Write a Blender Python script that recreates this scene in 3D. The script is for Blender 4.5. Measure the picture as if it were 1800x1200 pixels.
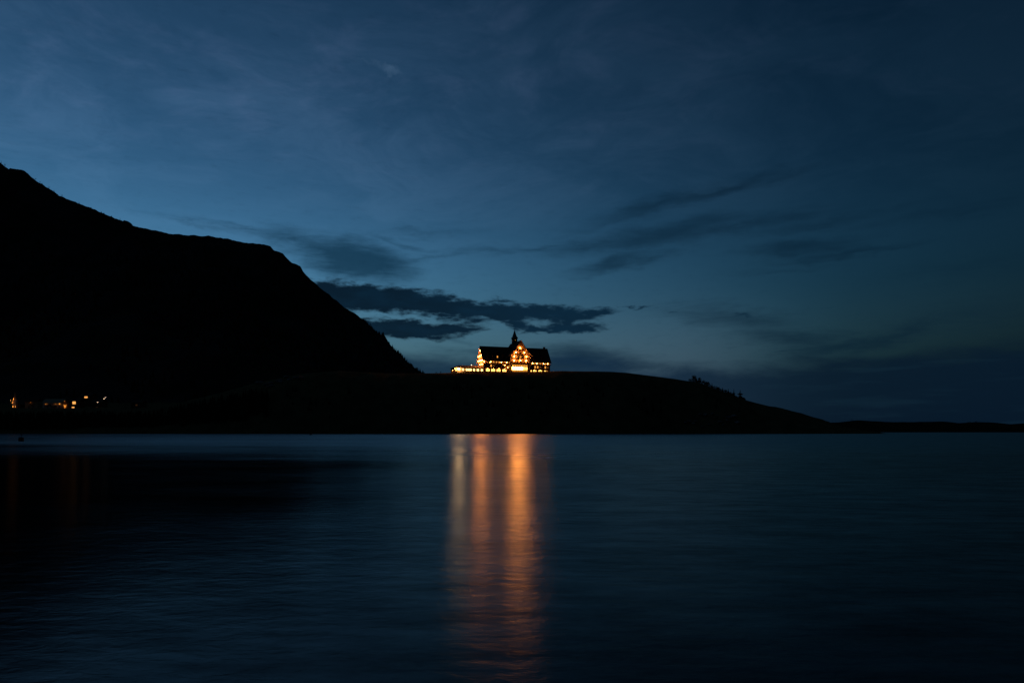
import bpy, math, random
import numpy as np
from mathutils import Vector, noise as mn
R = math.radians
rng = random.Random(7)
for o in list(bpy.data.objects):
    bpy.data.objects.remove(o)
scene = bpy.context.scene
C = scene.collection

# ------------------------------------------------------------------ camera
FPX, HORIZON, CX, CAM_Z = 1200.0, 757.0, 900.0, 2.0      # 24 mm lens on an 1800 px wide frame, lens 2 m above the lake
cd = bpy.data.cameras.new('camera'); cam = bpy.data.objects.new('camera', cd); C.objects.link(cam)
cam.location = (0, 0, CAM_Z); cam.rotation_euler = (R(90), 0, 0)
cd.sensor_width = 36; cd.lens = 24; cd.shift_y = (HORIZON - 600) / 1800
cd.clip_start = 0.1; cd.clip_end = 40000
scene.camera = cam

# ------------------------------------------------------------------ exposure
EXPO = 5.0                                   # a long night exposure
SKY_STRENGTH = 0.12
scene.view_settings.view_transform = 'Standard'; scene.view_settings.look = 'None'
scene.view_settings.gamma = 1; scene.view_settings.use_curve_mapping = False
scene.view_settings.exposure = EXPO
GAIN = 2 ** EXPO
cy = scene.cycles
cy.use_denoising = True; cy.use_adaptive_sampling = False; cy.sample_clamp_direct = 1.5
cy.sample_clamp_indirect = 0.4; cy.caustics_reflective = False; cy.caustics_refractive = False
cy.max_bounces = 5; cy.diffuse_bounces = 2; cy.glossy_bounces = 3
try: cy.use_light_tree = True
except Exception: pass

# ------------------------------------------------------------------ world: dusk sky, sun below the horizon
world = bpy.data.worlds.new('World'); scene.world = world; world.use_nodes = True
wt = world.node_tree; wt.nodes.clear()
class S:
    """arithmetic on shader sockets"""
    nt = wt
    def __init__(s, sock): s.k = sock
    @staticmethod
    def put(inp, v):
        if isinstance(v, S): S.nt.links.new(v.k, inp)
        else: inp.default_value = v
    @staticmethod
    def m(op, *a, clamp=False):
        n = S.nt.nodes.new('ShaderNodeMath'); n.operation = op; n.use_clamp = clamp
        for i, v in enumerate(a): S.put(n.inputs[i], v)
        return S(n.outputs[0])
    def __add__(s, o): return S.m('ADD', s, o)
    __radd__ = __add__
    def __mul__(s, o): return S.m('MULTIPLY', s, o)
    __rmul__ = __mul__
    def __sub__(s, o): return S.m('SUBTRACT', s, o)
    def __rsub__(s, o): return S.m('SUBTRACT', o, s)
    def __truediv__(s, o): return S.m('DIVIDE', s, o)
def smooth(v, lo, hi):
    n = S.nt.nodes.new('ShaderNodeMapRange'); n.interpolation_type = 'SMOOTHSTEP'
    S.put(n.inputs[0], v); S.put(n.inputs[1], lo); S.put(n.inputs[2], hi)
    return S(n.outputs[0])
def vmath(op, a, b=None, scale=None):
    n = S.nt.nodes.new('ShaderNodeVectorMath'); n.operation = op
    S.put(n.inputs[0], a)
    if b is not None: S.put(n.inputs[1], b)
    if scale is not None: S.put(n.inputs['Scale'], scale)
    return S(n.outputs[0])
def comb(x, y, z):
    n = S.nt.nodes.new('ShaderNodeCombineXYZ')
    for i, v in enumerate((x, y, z)): S.put(n.inputs[i], v)
    return S(n.outputs[0])
def noise_tex(vec, scale, detail=4, rough=.5, dist=0, out='Fac', lac=2.0):
    n = S.nt.nodes.new('ShaderNodeTexNoise')
    S.put(n.inputs['Vector'], vec); n.inputs['Scale'].default_value = scale; n.inputs['Detail'].default_value = detail
    n.inputs['Roughness'].default_value = rough; n.inputs['Distortion'].default_value = dist; n.inputs['Lacunarity'].default_value = lac
    return S(n.outputs[out])
def mixc(f, a, b, mode='MIX'):
    n = S.nt.nodes.new('ShaderNodeMix'); n.data_type = 'RGBA'; n.blend_type = mode
    S.put(n.inputs[0], f)
    for i, v in ((6, a), (7, b)):
        S.put(n.inputs[i], v if isinstance(v, S) else (*v, 1))
    return S(n.outputs[2])
def angles(px, py):
    dx, dz = (px - CX) / FPX, (HORIZON - py) / FPX
    return math.degrees(math.atan(dx)), math.degrees(math.atan(dz / math.hypot(1, dx)))
def blobs(vec, items, grow=1.0):
    """soft union of ellipses given in degrees of azimuth and elevation (converted from where they sit in the photograph)"""
    acc = None
    for px, py, rx, ry, rot, w in items:
        a, e = angles(px, py)
        sa = (angles(px + 5, py)[0] - angles(px - 5, py)[0]) / 10; se = (angles(px, py - 5)[1] - angles(px, py + 5)[1]) / 10
        n = wt.nodes.new('ShaderNodeMapping'); n.vector_type = 'TEXTURE'
        S.put(n.inputs['Vector'], vec)
        n.inputs['Location'].default_value = (a, e, 0); n.inputs['Rotation'].default_value = (0, 0, R(rot))
        n.inputs['Scale'].default_value = (rx * sa * grow, ry * se * grow, 1)
        g = wt.nodes.new('ShaderNodeTexGradient'); g.gradient_type = 'QUADRATIC_SPHERE'
        wt.links.new(n.outputs[0], g.inputs[0])
        g.gradient_type = 'SPHERICAL'
        v = S(g.outputs['Fac']) * w
        acc = v if acc is None else S.m('SMOOTH_MAX', acc, v, 0.15)
    return acc
def lin(r, g, b):                             # an sRGB display colour as a linear background value
    f = lambda v: (v / 255 / 12.92 if v < 11 else ((v / 255 + .055) / 1.055) ** 2.4) / (SKY_STRENGTH * GAIN)
    return (f(r), f(g), f(b))
sky = wt.nodes.new('ShaderNodeTexSky'); sky.sky_type = 'NISHITA'; sky.sun_disc = False
sky.sun_elevation = R(-5); sky.sun_rotation = R(-38); sky.altitude = 1300
K = 3.84 / (SKY_STRENGTH * GAIN)
col = mixc(1.0, S(sky.outputs[0]), (.378 * K, .945 * K, 1.25 * K), 'MULTIPLY')       # cool white balance of the photograph
tc = wt.nodes.new('ShaderNodeTexCoord'); D = S(tc.outputs['Generated'])
sx = wt.nodes.new('ShaderNodeSeparateXYZ'); S.put(sx.inputs[0], D)
dx, dy, dz = (S(sx.outputs[i]) for i in range(3))
AZ = S.m('ARCTAN2', dx, dy) * (180 / math.pi); EL = S.m('ARCSINE', dz) * (180 / math.pi)
P = comb(AZ, EL, 0.0)
flat = comb(dx, dy, dz * 3.2)                 # layered clouds: noise stretched along the horizon
# pale blue-grey air low down instead of the raw model's yellow band
lum = wt.nodes.new('ShaderNodeRGBToBW'); S.put(lum.inputs[0], col)
low = smooth(EL, 15.0, 3.0)
L_ = S.m('MINIMUM', S(lum.outputs[0]), 0.090 / (SKY_STRENGTH * GAIN)) * (1.0 - .76 * smooth(AZ, 12.0, 28.0))
gr = smooth(AZ, -6.0, 10.0)
grey = comb(L_ * (gr * .10 + .46 - smooth(AZ, 14.0, 28.0) * .28), L_ * .93, L_ * (gr * .08 + 1.34))
col = mixc(low * .92, col, grey)
# the twilight arch fades quickly away from where the sun went down
fade = smooth(AZ, -24.0, 33.0) * (1.0 - .50 * smooth(EL, 12.0, 6.0))
col = mixc(1.0, col, comb(1.0 - fade * .66, 1.0 - fade * .47, 1.0 - fade * .42), 'MULTIPLY')
# thin high cloud over the whole dome: seen on a flat layer overhead
zc = S.m('MAXIMUM', dz, 0.06)
layer = comb(dx / zc, dy / zc, 0.0)
w1 = noise_tex(layer, .8, 3, .55, 0, 'Color')
lay2 = vmath('ADD', layer, vmath('SCALE', w1, scale=.9))
hi = noise_tex(lay2, 1.5, 7, .62, .6)
veil = smooth(hi, .36, .68)
col = mixc(smooth(EL, 12.0, 24.0), col, mixc(1.0, col, comb(veil * .66 + .88, veil * .32 + .90, veil * .26 + .93), 'MULTIPLY'))
mottle = noise_tex(lay2, 6.0, 5, .6)
col = mixc(smooth(mottle, .45, .75) * smooth(EL, 16.0, 28.0), col, mixc(1.0, col, (1.55, 1.2, 1.17), 'MULTIPLY'))
# one brighter wisp
wisp = blobs(vmath('ADD', P, vmath('SCALE', vmath('SUBTRACT', noise_tex(D, 22, 4, .6, 0, 'Color'), (.5, .5, .5)), scale=4.0)),
             [(683, 132, 42, 18, -25, 1.0), (650, 118, 40, 10, -15, .5)])
col = mixc(smooth(wisp, .1, 1.0) * .3, col, lin(82, 110, 140))
# soft dark sheets of cirrus
wq = vmath('SUBTRACT', noise_tex(flat, 9, 5, .6, 0, 'Color'), (.5, .5, .5))
PS = vmath('ADD', P, vmath('MULTIPLY', wq, (7.0, 2.6, 0.0)))
soft = blobs(PS, [
    (560, 440, 90, 26, -14, 1.0), (610, 452, 100, 34, -6, 1.25), (650, 470, 70, 20, 0, 1.0), (520, 424, 90, 8, -8, .6), (705, 425, 90, 7, -10, .5), (740, 455, 110, 7, 12, .5),
    (770, 408, 110, 8, 4, .45), (450, 408, 120, 7, -5, .55), (350, 396, 110, 6, -6, .45),
    (1150, 362, 130, 18, 13, .85), (1260, 336, 130, 13, 10, .9), (1360, 318, 110, 9, 9, .55), (1080, 392, 110, 10, 12, .5),
    (1060, 428, 130, 14, 7, .75), (1170, 412, 150, 22, 7, 1.0), (1300, 396, 180, 14, 4, .75), (1460, 388, 190, 12, 3, .6), (1640, 378, 190, 12, 3, .55), (1750, 345, 160, 10, 4, .4),
    (1080, 463, 90, 14, 9, .95), (1150, 452, 80, 10, 10, .7), (860, 444, 120, 8, 3, .5), (960, 436, 110, 9, 8, .55),
    (1410, 436, 110, 16, -2, .85), (1480, 448, 130, 10, 1, .8), (1560, 443, 80, 5, 3, .7), (1390, 472, 150, 6, 0, .4),
    (1300, 558, 120, 22, -8, .75), (1390, 596, 120, 22, -8, .9), (1470, 608, 130, 16, 6, 1.0), (1560, 588, 100, 16, 16, .8), (1240, 545, 120, 14, -3, .45),
    (1700, 560, 160, 36, 5, .45), (1700, 470, 200, 20, 2, .35), (880, 622, 130, 12, 0, .6), (1020, 626, 130, 22, -6, .95), (1120, 640, 120, 14, -4, .7), (760, 599, 120, 6, -2, .5)], 1.6)
fil = noise_tex(comb(dx, dy, dz * 8.0), 16, 7, .65, .8)
sd = smooth(soft + (fil - .5) * .62 * smooth(soft, .0, .3), .02, 1.0)
softcol = mixc(smooth(AZ, -14.0, 18.0), lin(9, 44, 66), lin(6, 28, 45))
col = mixc(sd * (.82 - .20 * smooth(AZ, -2.0, 12.0)), col, softcol)
# bank of cloud lying on the horizon
bn = noise_tex(flat, 7, 5, .55, .3)
edge = smooth(AZ, 6.0, 16.0) * 0.9 - smooth(AZ, 20.0, 30.0) * 0.6
bank = smooth(EL + (bn - .5) * 4.5 + edge, 6.9, 5.0)
bankcol = mixc(smooth(AZ, 4.0, 26.0), lin(12, 38, 62), lin(8, 25, 42))
streak = noise_tex(comb(dx, dy, dz * 11.0), 7, 4, .5)
bankcol = mixc(smooth(streak, .52, .72) * .45, bankcol, lin(17, 40, 56))
col = mixc(bank * .84, col, bankcol)
# crisp low stratocumulus, unlit from this side
wa = vmath('SUBTRACT', noise_tex(flat, 26, 6, .62, 0, 'Color'), (.5, .5, .5))
PA = vmath('ADD', P, vmath('MULTIPLY', wa, (2.6, 1.5, 0.0)))
crisp = blobs(PA, [
    (580, 520, 80, 30, 0, 1.0), (640, 523, 110, 27, -3, 1.15), (720, 529, 110, 25, -7, 1.15), (790, 541, 90, 24, -8, 1.0), (860, 548, 90, 20, -4, .95),
    (930, 548, 90, 16, -2, .95), (990, 553, 75, 16, -4, .9), (1040, 549, 55, 9, 3, .8),
    (640, 577, 80, 17, 0, 1.1), (715, 579, 100, 18, -2, 1.2), (790, 578, 70, 14, 4, .9), (830, 566, 40, 12, 10, .55),
    (905, 569, 56, 10, -14, .85), (945, 577, 42, 9, -10, .8), (985, 575, 40, 13, 0, .9), (1015, 579, 50, 10, 0, .85), (1000, 565, 34, 12, 30, .8),
    (880, 526, 40, 7, -3, .5), (1098, 537, 18, 3.5, -12, .5), (1128, 543, 24, 3.5, 3, .45), (1180, 548, 16, 3, 0, .35), (1306, 556, 24, 5, -4, .45), (1370, 620, 14, 3, 0, .4)], 1.25)
fa = noise_tex(flat, 55, 6, .6)
cdn = smooth(crisp + (fa - .5) * .8 * smooth(crisp, .01, .2), .09, .56)
crispcol = mixc(smooth(AZ, -12.0, 6.0), lin(3, 18, 33), lin(8, 33, 52))
body = noise_tex(flat, 18, 4, .5)
crispcol = mixc(smooth(body, .4, .75) * .25, crispcol, lin(10, 44, 68))
col = mixc(cdn * .96, col, crispcol)
bg = wt.nodes.new('ShaderNodeBackground'); bg.inputs[1].default_value = SKY_STRENGTH
wt.links.new(col.k, bg.inputs[0])
wo = wt.nodes.new('ShaderNodeOutputWorld'); wt.links.new(bg.outputs[0], wo.inputs[0])
world.cycles.sampling_method = 'MANUAL'; world.cycles.sample_map_resolution = 512

# ------------------------------------------------------------------ materials
def principled(name, base, rough=.9, spec=.2):
    m = bpy.data.materials.new(name); m.use_nodes = True
    p = m.node_tree.nodes['Principled BSDF']
    p.inputs['Base Color'].default_value = (*base, 1); p.inputs['Roughness'].default_value = rough
    p.inputs['Specular IOR Level'].default_value = spec
    return m, m.node_tree, p
def textured(name, a, b, scale, rough=.9, spec=.15, detail=5, bump=.3, dist=.1, stretch=(1, 1, 1)):
    m, nt, p = principled(name, a, rough, spec)
    S.nt = nt
    tcn = nt.nodes.new('ShaderNodeTexCoord')
    v = vmath('MULTIPLY', S(tcn.outputs['Object']), stretch)
    n1 = noise_tex(v, scale, detail, .6)
    S.put(p.inputs['Base Color'], mixc(smooth(n1, .35, .65), a, b))
    if bump:
        bn_ = nt.nodes.new('ShaderNodeBump'); bn_.inputs['Strength'].default_value = bump; bn_.inputs['Distance'].default_value = dist
        S.put(bn_.inputs['Height'], n1); nt.links.new(bn_.outputs[0], p.inputs['Normal'])
    return m
def glow(name, rgb, level):
    """light-giving surface; level is how bright it is against display white at this exposure"""
    m = bpy.data.materials.new(name); m.use_nodes = True; nt = m.node_tree; nt.nodes.clear()
    m.cycles.emission_sampling = 'FRONT'
    e = nt.nodes.new('ShaderNodeEmission'); e.inputs[0].default_value = (*rgb, 1); e.inputs[1].default_value = level / GAIN
    o = nt.nodes.new('ShaderNodeOutputMaterial'); nt.links.new(e.outputs[0], o.inputs[0])
    return m
M = {}
M['grass'] = textured('dry_grass', (.08, .062, .03), (.13, .094, .045), .12, 1, 0, 6, .6, .5)
M['mountain'] = textured('mountain_slope', (.022, .026, .018), (.045, .042, .036), .012, 1, 0, 7, .8, 6)
M['farland'] = textured('far_shore_ground', (.022, .026, .016), (.04, .035, .022), .03, 1, 0, 5, .5, 1)
M['needles'] = textured('conifer_needles', (.010, .018, .010), (.022, .032, .016), .8, 1, 0, 3, 0)
M['leaves'] = textured('broad_leaves', (.02, .025, .01), (.035, .035, .016), .8, 1, 0, 3, 0)
M['bark'] = textured('bark', (.03, .022, .016), (.055, .042, .03), 3, 1, 0, 4, .4, .05)
M['rock'] = textured('pale_rock', (.12, .11, .10), (.2, .19, .17), .6, .95, .1, 6, .6, .3)
M['wall'] = textured('cream_boards', (.14, .098, .054), (.105, .073, .04), 1.6, .8, .1, 5, .3, .03, (4, 4, .4))
M['lit_end'] = textured('brightened_end_boards', (.36, .28, .18), (.3, .22, .14), 1.6, .85, .1, 5, .3, .03, (4, 4, .4))  # wall boards made paler: lamp light put into the colour
M['brown'] = textured('brown_boards', (.14, .085, .045), (.1, .06, .03), 1.6, .85, .1, 5, .3, .03, (4, 4, .4))
M['timber'] = textured('dark_timber', (.11, .065, .035), (.07, .042, .024), 2.5, .8, .1, 4, .3, .03, (1, 1, 4))
M['trim'] = textured('painted_trim', (.36, .27, .17), (.3, .21, .12), 2, .7, .15, 3, .15, .02)
M['roof'] = textured('cedar_shingles', (.035, .026, .02), (.06, .042, .03), 1.1, .9, .1, 6, .6, .08, (1, 1, 6))
M['stone'] = textured('foundation_stone', (.16, .14, .12), (.24, .21, .18), 1.2, .9, .1, 5, .5, .08)
M['white'] = textured('white_siding', (.6, .57, .52), (.5, .46, .42), 1.2, .8, .1, 4, .2, .02, (1, 1, 6))
M['copper'] = textured('weathered_copper', (.06, .075, .065), (.045, .05, .045), 1.5, .6, .3, 4, .2, .03)
M['iron'] = textured('dark_iron', (.03, .03, .032), (.05, .048, .046), 4, .6, .4, 3, .1, .01)
M['red'] = textured('red_buoy_paint', (.14, .02, .012), (.09, .016, .012), 4, .55, .4, 4, .2, .01)
M['bronze'] = textured('door_wood', (.09, .045, .02), (.06, .03, .015), 3, .6, .3, 4, .2, .01, (3, 3, .5))
m_, nt_, p_ = principled('dark_glass', (.01, .012, .014), .08, .5); M['glass'] = m_
ORANGE, AMBER, YEL, WHT = (1, .37, .045), (1, .42, .07), (1, .62, .27), (1, .74, .48)
M['pane_hall'] = glow('hall_window_glow', (1, .315, .055), 140)
M['pane_hall_dim'] = glow('hall_window_soft_glow', (1, .38, .05), .95)
M['pane_lit'] = glow('lit_window', (1, .44, .085), 5)
M['pane_warm'] = glow('warm_window', (1, .38, .06), 1.3)
M['pane_low'] = glow('faint_window', (1, .36, .07), .10)
M['pane_annex'] = glow('annex_window', (1, .55, .15), 5)
M['bulb'] = glow('lantern_glow', (1, .295, .055), 720)
M['bulb_soft'] = glow('lantern_soft_glow', (1, .32, .055), 140)
M['bulb_yellow'] = glow('floodlight_glow', YEL, 640)
M['bulb_white'] = glow('white_lamp_glow', WHT, 10)
M['bulb_town'] = glow('town_lamp_glow', (1, .35, .055), 50)
M['pane_town'] = glow('town_window', (1, .43, .10), 1.25)
M['pane_town_low'] = glow('town_faint_window', (1, .42, .16), .022)

# ------------------------------------------------------------------ mesh helpers
class MB:
    def __init__(s): s.v, s.f = [], []
    def add(s, verts, faces):
        b = len(s.v); s.v += [tuple(q) for q in verts]; s.f += [tuple(i + b for i in f) for f in faces]; return s
    def box(s, x0, x1, y0, y1, z0, z1):
        return s.add([(x0, y0, z0), (x1, y0, z0), (x1, y1, z0), (x0, y1, z0), (x0, y0, z1), (x1, y0, z1), (x1, y1, z1), (x0, y1, z1)],
                     [(0, 3, 2, 1), (4, 5, 6, 7), (0, 1, 5, 4), (1, 2, 6, 5), (2, 3, 7, 6), (3, 0, 4, 7)])
    def prism(s, poly, axis, a, b):
        """poly of (u, z) extruded along x or y"""
        n = len(poly)
        P3 = (lambda u, z, t: (t, u, z)) if axis == 'x' else (lambda u, z, t: (u, t, z))
        vs = [P3(u, z, a) for u, z in poly] + [P3(u, z, b) for u, z in poly]
        return s.add(vs, [tuple(range(n)), tuple(range(2 * n - 1, n - 1, -1))] + [(i, i + n, (i + 1) % n + n, (i + 1) % n) for i in range(n)])
    def tube(s, p0, p1, r0, r1=None, n=8):
        r1 = r0 if r1 is None else r1
        p0, p1 = Vector(p0), Vector(p1); d = (p1 - p0).normalized()
        u = d.orthogonal().normalized(); w = d.cross(u)
        vs = [p0 + (u * math.cos(2 * math.pi * i / n) + w * math.sin(2 * math.pi * i / n)) * r0 for i in range(n)]
        vs += [p1 + (u * math.cos(2 * math.pi * i / n) + w * math.sin(2 * math.pi * i / n)) * r1 for i in range(n)]
        return s.add(vs, [(i, (i + 1) % n, (i + 1) % n + n, i + n) for i in range(n)] + [tuple(range(n - 1, -1, -1)), tuple(range(n, 2 * n))])
    def lathe(s, prof, n=12, c=(0, 0, 0)):
        vs = [(c[0] + r * math.cos(2 * math.pi * i / n), c[1] + r * math.sin(2 * math.pi * i / n), c[2] + z) for r, z in prof for i in range(n)]
        fs = [(k * n + i, k * n + (i + 1) % n, (k + 1) * n + (i + 1) % n, (k + 1) * n + i) for k in range(len(prof) - 1) for i in range(n)]
        fs += [tuple(range(n - 1, -1, -1)), tuple(range((len(prof) - 1) * n, len(prof) * n))]
        return s.add(vs, fs)
    def mesh(s, name, mat, smooth_=False):
        me = bpy.data.meshes.new(name); me.from_pydata(s.v, [], s.f); me.update()
        if mat is not None: me.materials.append(mat)
        if smooth_: me.polygons.foreach_set('use_smooth', [True] * len(me.polygons))
        return me
    def build(s, name, mat, parent=None, loc=(0, 0, 0), rz=0, smooth_=False):
        return link(name, s.mesh(name, mat, smooth_), parent, loc, rz)
def link(name, data, parent=None, loc=(0, 0, 0), rz=0):
    o = bpy.data.objects.new(name, data); C.objects.link(o)
    o.location = loc; o.rotation_euler = (0, 0, rz)
    if parent is not None: o.parent = parent
    return o
def thing(name, label, cat, loc=(0, 0, 0), rz=0, group=None):
    o = link(name, None, None, loc, rz); o['label'] = label; o['category'] = cat
    if group: o['group'] = group
    return o
def tag(o, label, cat, group=None):
    o['label'] = label; o['category'] = cat
    if group: o['group'] = group
    return o
def copy_tree(o, parent=None):
    c = o.copy(); C.objects.link(c); c.parent = parent
    for ch in o.children: copy_tree(ch, c)
    return c
def at(px, py, Y):
    return Vector(((px - CX) / FPX * Y, Y, CAM_Z + (HORIZON - py) / FPX * Y))
def fbm(x, y, s, o=5):
    return mn.fractal(Vector((x * s, y * s, 3.7)), 1.0, 2.0, o)

# ------------------------------------------------------------------ lake
wm = bpy.data.materials.new('lake_water'); wm.use_nodes = True; nt_ = wm.node_tree; nt_.nodes.clear(); M['water'] = wm
S.nt = nt_
tcn = nt_.nodes.new('ShaderNodeTexCoord'); ob = vmath('ADD', S(tcn.outputs['Object']), (11.3, .7, 4.37))
sp = nt_.nodes.new('ShaderNodeSeparateXYZ'); S.put(sp.inputs[0], ob)
far = smooth(S(sp.outputs[1]), 18.0, 130.0)                      # open water farther out carries more wind chop
gust = noise_tex(vmath('MULTIPLY', ob, (.35, 1.0, 1.0)), .05, 11, .72)     # wind patches down to single ripples
sp0 = nt_.nodes.new('ShaderNodeSeparateXYZ'); S.put(sp0.inputs[0], S(tcn.outputs['Object']))
lee = smooth(S(sp0.outputs[0]) + .17 * S(sp0.outputs[1]), 1.2, -4.5) * (1.0 - smooth(S(sp0.outputs[1]), 8.0, 70.0))              # wind shadow of the mountain on the left
rough = S.m('MAXIMUM', .236 + (gust - .5) * .26 - lee * .050, .12) + far * .112
rip = noise_tex(vmath('MULTIPLY', ob, (.6, 1.0, 1.0)), 3.2, 5, .58, .3)
b1 = nt_.nodes.new('ShaderNodeBump'); b1.inputs['Strength'].default_value = 1.0; S.put(b1.inputs['Distance'], .015 - lee * .007)
S.put(b1.inputs['Height'], rip)
gl = nt_.nodes.new('ShaderNodeBsdfAnisotropic'); gl.distribution = 'BECKMANN'
gl.inputs['Anisotropy'].default_value = .2          # wave crests lie across the view: slopes are gentler sideways
S.put(gl.inputs['Tangent'], comb(1.0, 0.0, 0.0))
S.put(gl.inputs['Roughness'], rough); nt_.links.new(b1.outputs[0], gl.inputs['Normal'])
lw = nt_.nodes.new('ShaderNodeLayerWeight')                        # Fresnel of a ruffled surface: the tilted wave faces keep it below 1 at grazing
cosv = 1.0 - S(lw.outputs['Facing'])
ce = S.m('SQRT', cosv * cosv + .014)
fres = S.m('POWER', 1.0 - ce, 5.6) * .98 + .012
painted_glints = noise_tex(vmath('MULTIPLY', ob, (.3, 1.0, 1.0)), 1.5, 7, .82)       # noise painted into the reflectance, standing in for bright and dull wavelets
fres = S.m('MINIMUM', fres * S.m('MAXIMUM', 1.0 + (painted_glints - .5) * 2.5, .45), 1.0)
df = nt_.nodes.new('ShaderNodeBsdfDiffuse'); df.inputs[0].default_value = (.0006, .0016, .0026, 1)
mx = nt_.nodes.new('ShaderNodeMixShader'); S.put(mx.inputs[0], fres)
nt_.links.new(df.outputs[0], mx.inputs[1]); nt_.links.new(gl.outputs[0], mx.inputs[2])
wo_ = nt_.nodes.new('ShaderNodeOutputMaterial'); nt_.links.new(mx.outputs[0], wo_.inputs[0])
w = MB()
ys = [-9000, -200, 0, 40, 120, 300, 700, 2000, 12000]
xs = [-12000, -2000, -400, -100, 100, 400, 2000, 12000]
w.add([(x, y, 0) for y in ys for x in xs], [(j * 8 + i, j * 8 + i + 1, (j + 1) * 8 + i + 1, (j + 1) * 8 + i) for j in range(len(ys) - 1) for i in range(7)])
lake = w.build('lake', M['water']); lake['kind'] = 'structure'

# ------------------------------------------------------------------ hotel hill and the town's shore
CREST_Y = 536.0
CREST = [(-700, 722), (250, 722), (330, 708), (440, 676), (530, 657), (600, 652), (680, 656), (745, 656.3), (795, 655), (860, 654), (970, 652.5), (1060, 653), (1100, 655), (1150, 661),
         (1200, 668.5), (1225, 672), (1260, 686), (1300, 701), (1340, 711), (1400, 728), (1440, 741), (1480, 757), (1520, 772), (2600, 790)]
cxs = np.array([c[0] for c in CREST], float); cys = np.array([c[1] for c in CREST], float)
def hill(x, y):
    px = CX + x / CREST_Y * FPX
    zc = CAM_Z + (HORIZON - np.interp(px, cxs, cys)) / FPX * CREST_Y
    shore = 480 + 7 * fbm(x, 0, .012, 3)
    if y <= CREST_Y:
        t = (y - shore) / (CREST_Y - shore)
        z = zc * math.sin(max(-.15, min(1, t)) * math.pi / 2) ** 1 if t > 0 else t * 14
        env = max(0, min(1, t * 3)) * max(0, min(1, (1 - t) * 4))
    else:
        lf = max(0, min(1, (-170 - x) / 60))
        z = zc + min(1.0, (y - CREST_Y) * .05) * (1 - lf) + min(20, (y - CREST_Y) * .07) * lf
        back = max(0, (y - 640) / 160) * (1 - lf)
        z -= back * back * 40
        env = .15
    return z + env * 1.6 * fbm(x, y, .05, 4)
nx, x0, sxx = 520, -1080.0, 2.9
yl = [466 + 2.2 * i for i in range(34)] + [541 + 3 * i for i in range(40)] + [661 + 8 * i for i in range(26)]
hv = [(x0 + i * sxx, y, hill(x0 + i * sxx, y)) for y in yl for i in range(nx)]
hf = [(j * nx + i, j * nx + i + 1, (j + 1) * nx + i + 1, (j + 1) * nx + i) for j in range(len(yl) - 1) for i in range(nx - 1)]
h = MB().add(hv, hf).build('hill', M['grass'], smooth_=True); h['kind'] = 'structure'

# ------------------------------------------------------------------ mountain behind the town
RID = [(-1500, 420), (-1100, 330), (-700, 250), (-350, 215), (-120, 245), (-30, 276), (0, 286), (6, 290), (14, 297), (16, 298.5), (18, 295), (40, 298.5), (49, 304), (56, 313), (80, 328), (102, 341), (104, 344), (160, 366), (200, 383), (216, 389), (219, 387),
       (225, 388.5), (230, 392), (234, 397.5), (255, 401), (268, 405), (272, 404.5), (300, 411), (340, 414), (370, 415), (400, 420), (430, 426), (470, 430), (476, 433), (482, 440), (498, 446), (503, 453), (512, 460), (528, 468), (533, 477), (545, 490),
       (560, 503), (590, 527), (603, 538), (620, 549), (640, 562), (665, 587), (676, 589), (684, 603), (692, 613), (705, 623), (715, 636), (735, 651), (745, 656), (800, 684), (860, 712), (960, 745), (1040, 765)]
rx_ = np.array([q[0] for q in RID], float); ry_ = np.array([q[1] for q in RID], float)
RIDGE_Y = 1400.0
def ridge(px):
    z = CAM_Z + (HORIZON - np.interp(px, rx_, ry_)) / FPX * RIDGE_Y
    return z + 1.6 * fbm(px, 0, .11, 5)
def mountain(px, t):
    """t 0 at the foot, 1 on the ridge"""
    x = (px - CX) / FPX * RIDGE_Y; z = ridge(px); y = 655 + (RIDGE_Y - 655) * t
    env = max(0, t * (1 - t)) * 4
    zz = -6 + (z + 6) * (t ** 1.12) + env * (z * .07) * fbm(x + 200 * t, y, .008, 5)
    return (x, y, zz)
mp = [-1500 + 12 * i for i in range(125)] + [2.6 * i for i in range(401)]
mt = [i / 46 for i in range(47)]
mv = [mountain(px, t) for t in mt for px in mp]
for k in range(1, 8):
    mv += [((px - CX) / FPX * RIDGE_Y, RIDGE_Y + 110 * k, ridge(px) * (1 - k / 7.0) - 6 * (k / 7.0) + 6 * math.sin(k * 3 + px * .01) * (k < 7)) for px in mp]
nm = len(mp)
mf = [(j * nm + i, j * nm + i + 1, (j + 1) * nm + i + 1, (j + 1) * nm + i) for j in range(len(mt) + 6) for i in range(nm - 1)]
mo = MB().add(mv, mf).build('mountain', M['mountain'], smooth_=True); mo['kind'] = 'structure'

# ------------------------------------------------------------------ low far shore on the right
FAR = [(1330, 762), (1400, 748), (1450, 742.5), (1485, 742), (1496, 740.5), (1505, 738.5), (1530, 740), (1560, 741.5), (1600, 741.5), (1650, 740.5), (1680, 744), (1700, 743), (1712, 741.5), (1730, 742), (1760, 745), (1775, 746), (1800, 744), (1900, 738), (2100, 726), (2500, 735), (3400, 745)]
fx_ = np.array([q[0] for q in FAR], float); fy_ = np.array([q[1] for q in FAR], float)
FAR_Y = 1040.0
def far_top(px): return CAM_Z + (HORIZON - np.interp(px, fx_, fy_)) / FPX * FAR_Y
fp = [1330 + 4 * i for i in range(180)] + [2050 + 25 * i for i in range(55)]
ft = [0, .04, .1, .2, .35, .5, .65, .8, .9, 1.0]
fv = []
for t in ft:
    for px in fp:
        x = (px - CX) / FPX * FAR_Y; zt = far_top(px) + .35 * fbm(px, 1, .1, 4)
        fv.append((x, 935 + 6 * fbm(x, 0, .01, 3) * (1 - t) + 105 * t, -1.0 + (zt + 1) * math.sin(t * math.pi / 2) ** .8 if t else -1.0))
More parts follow.
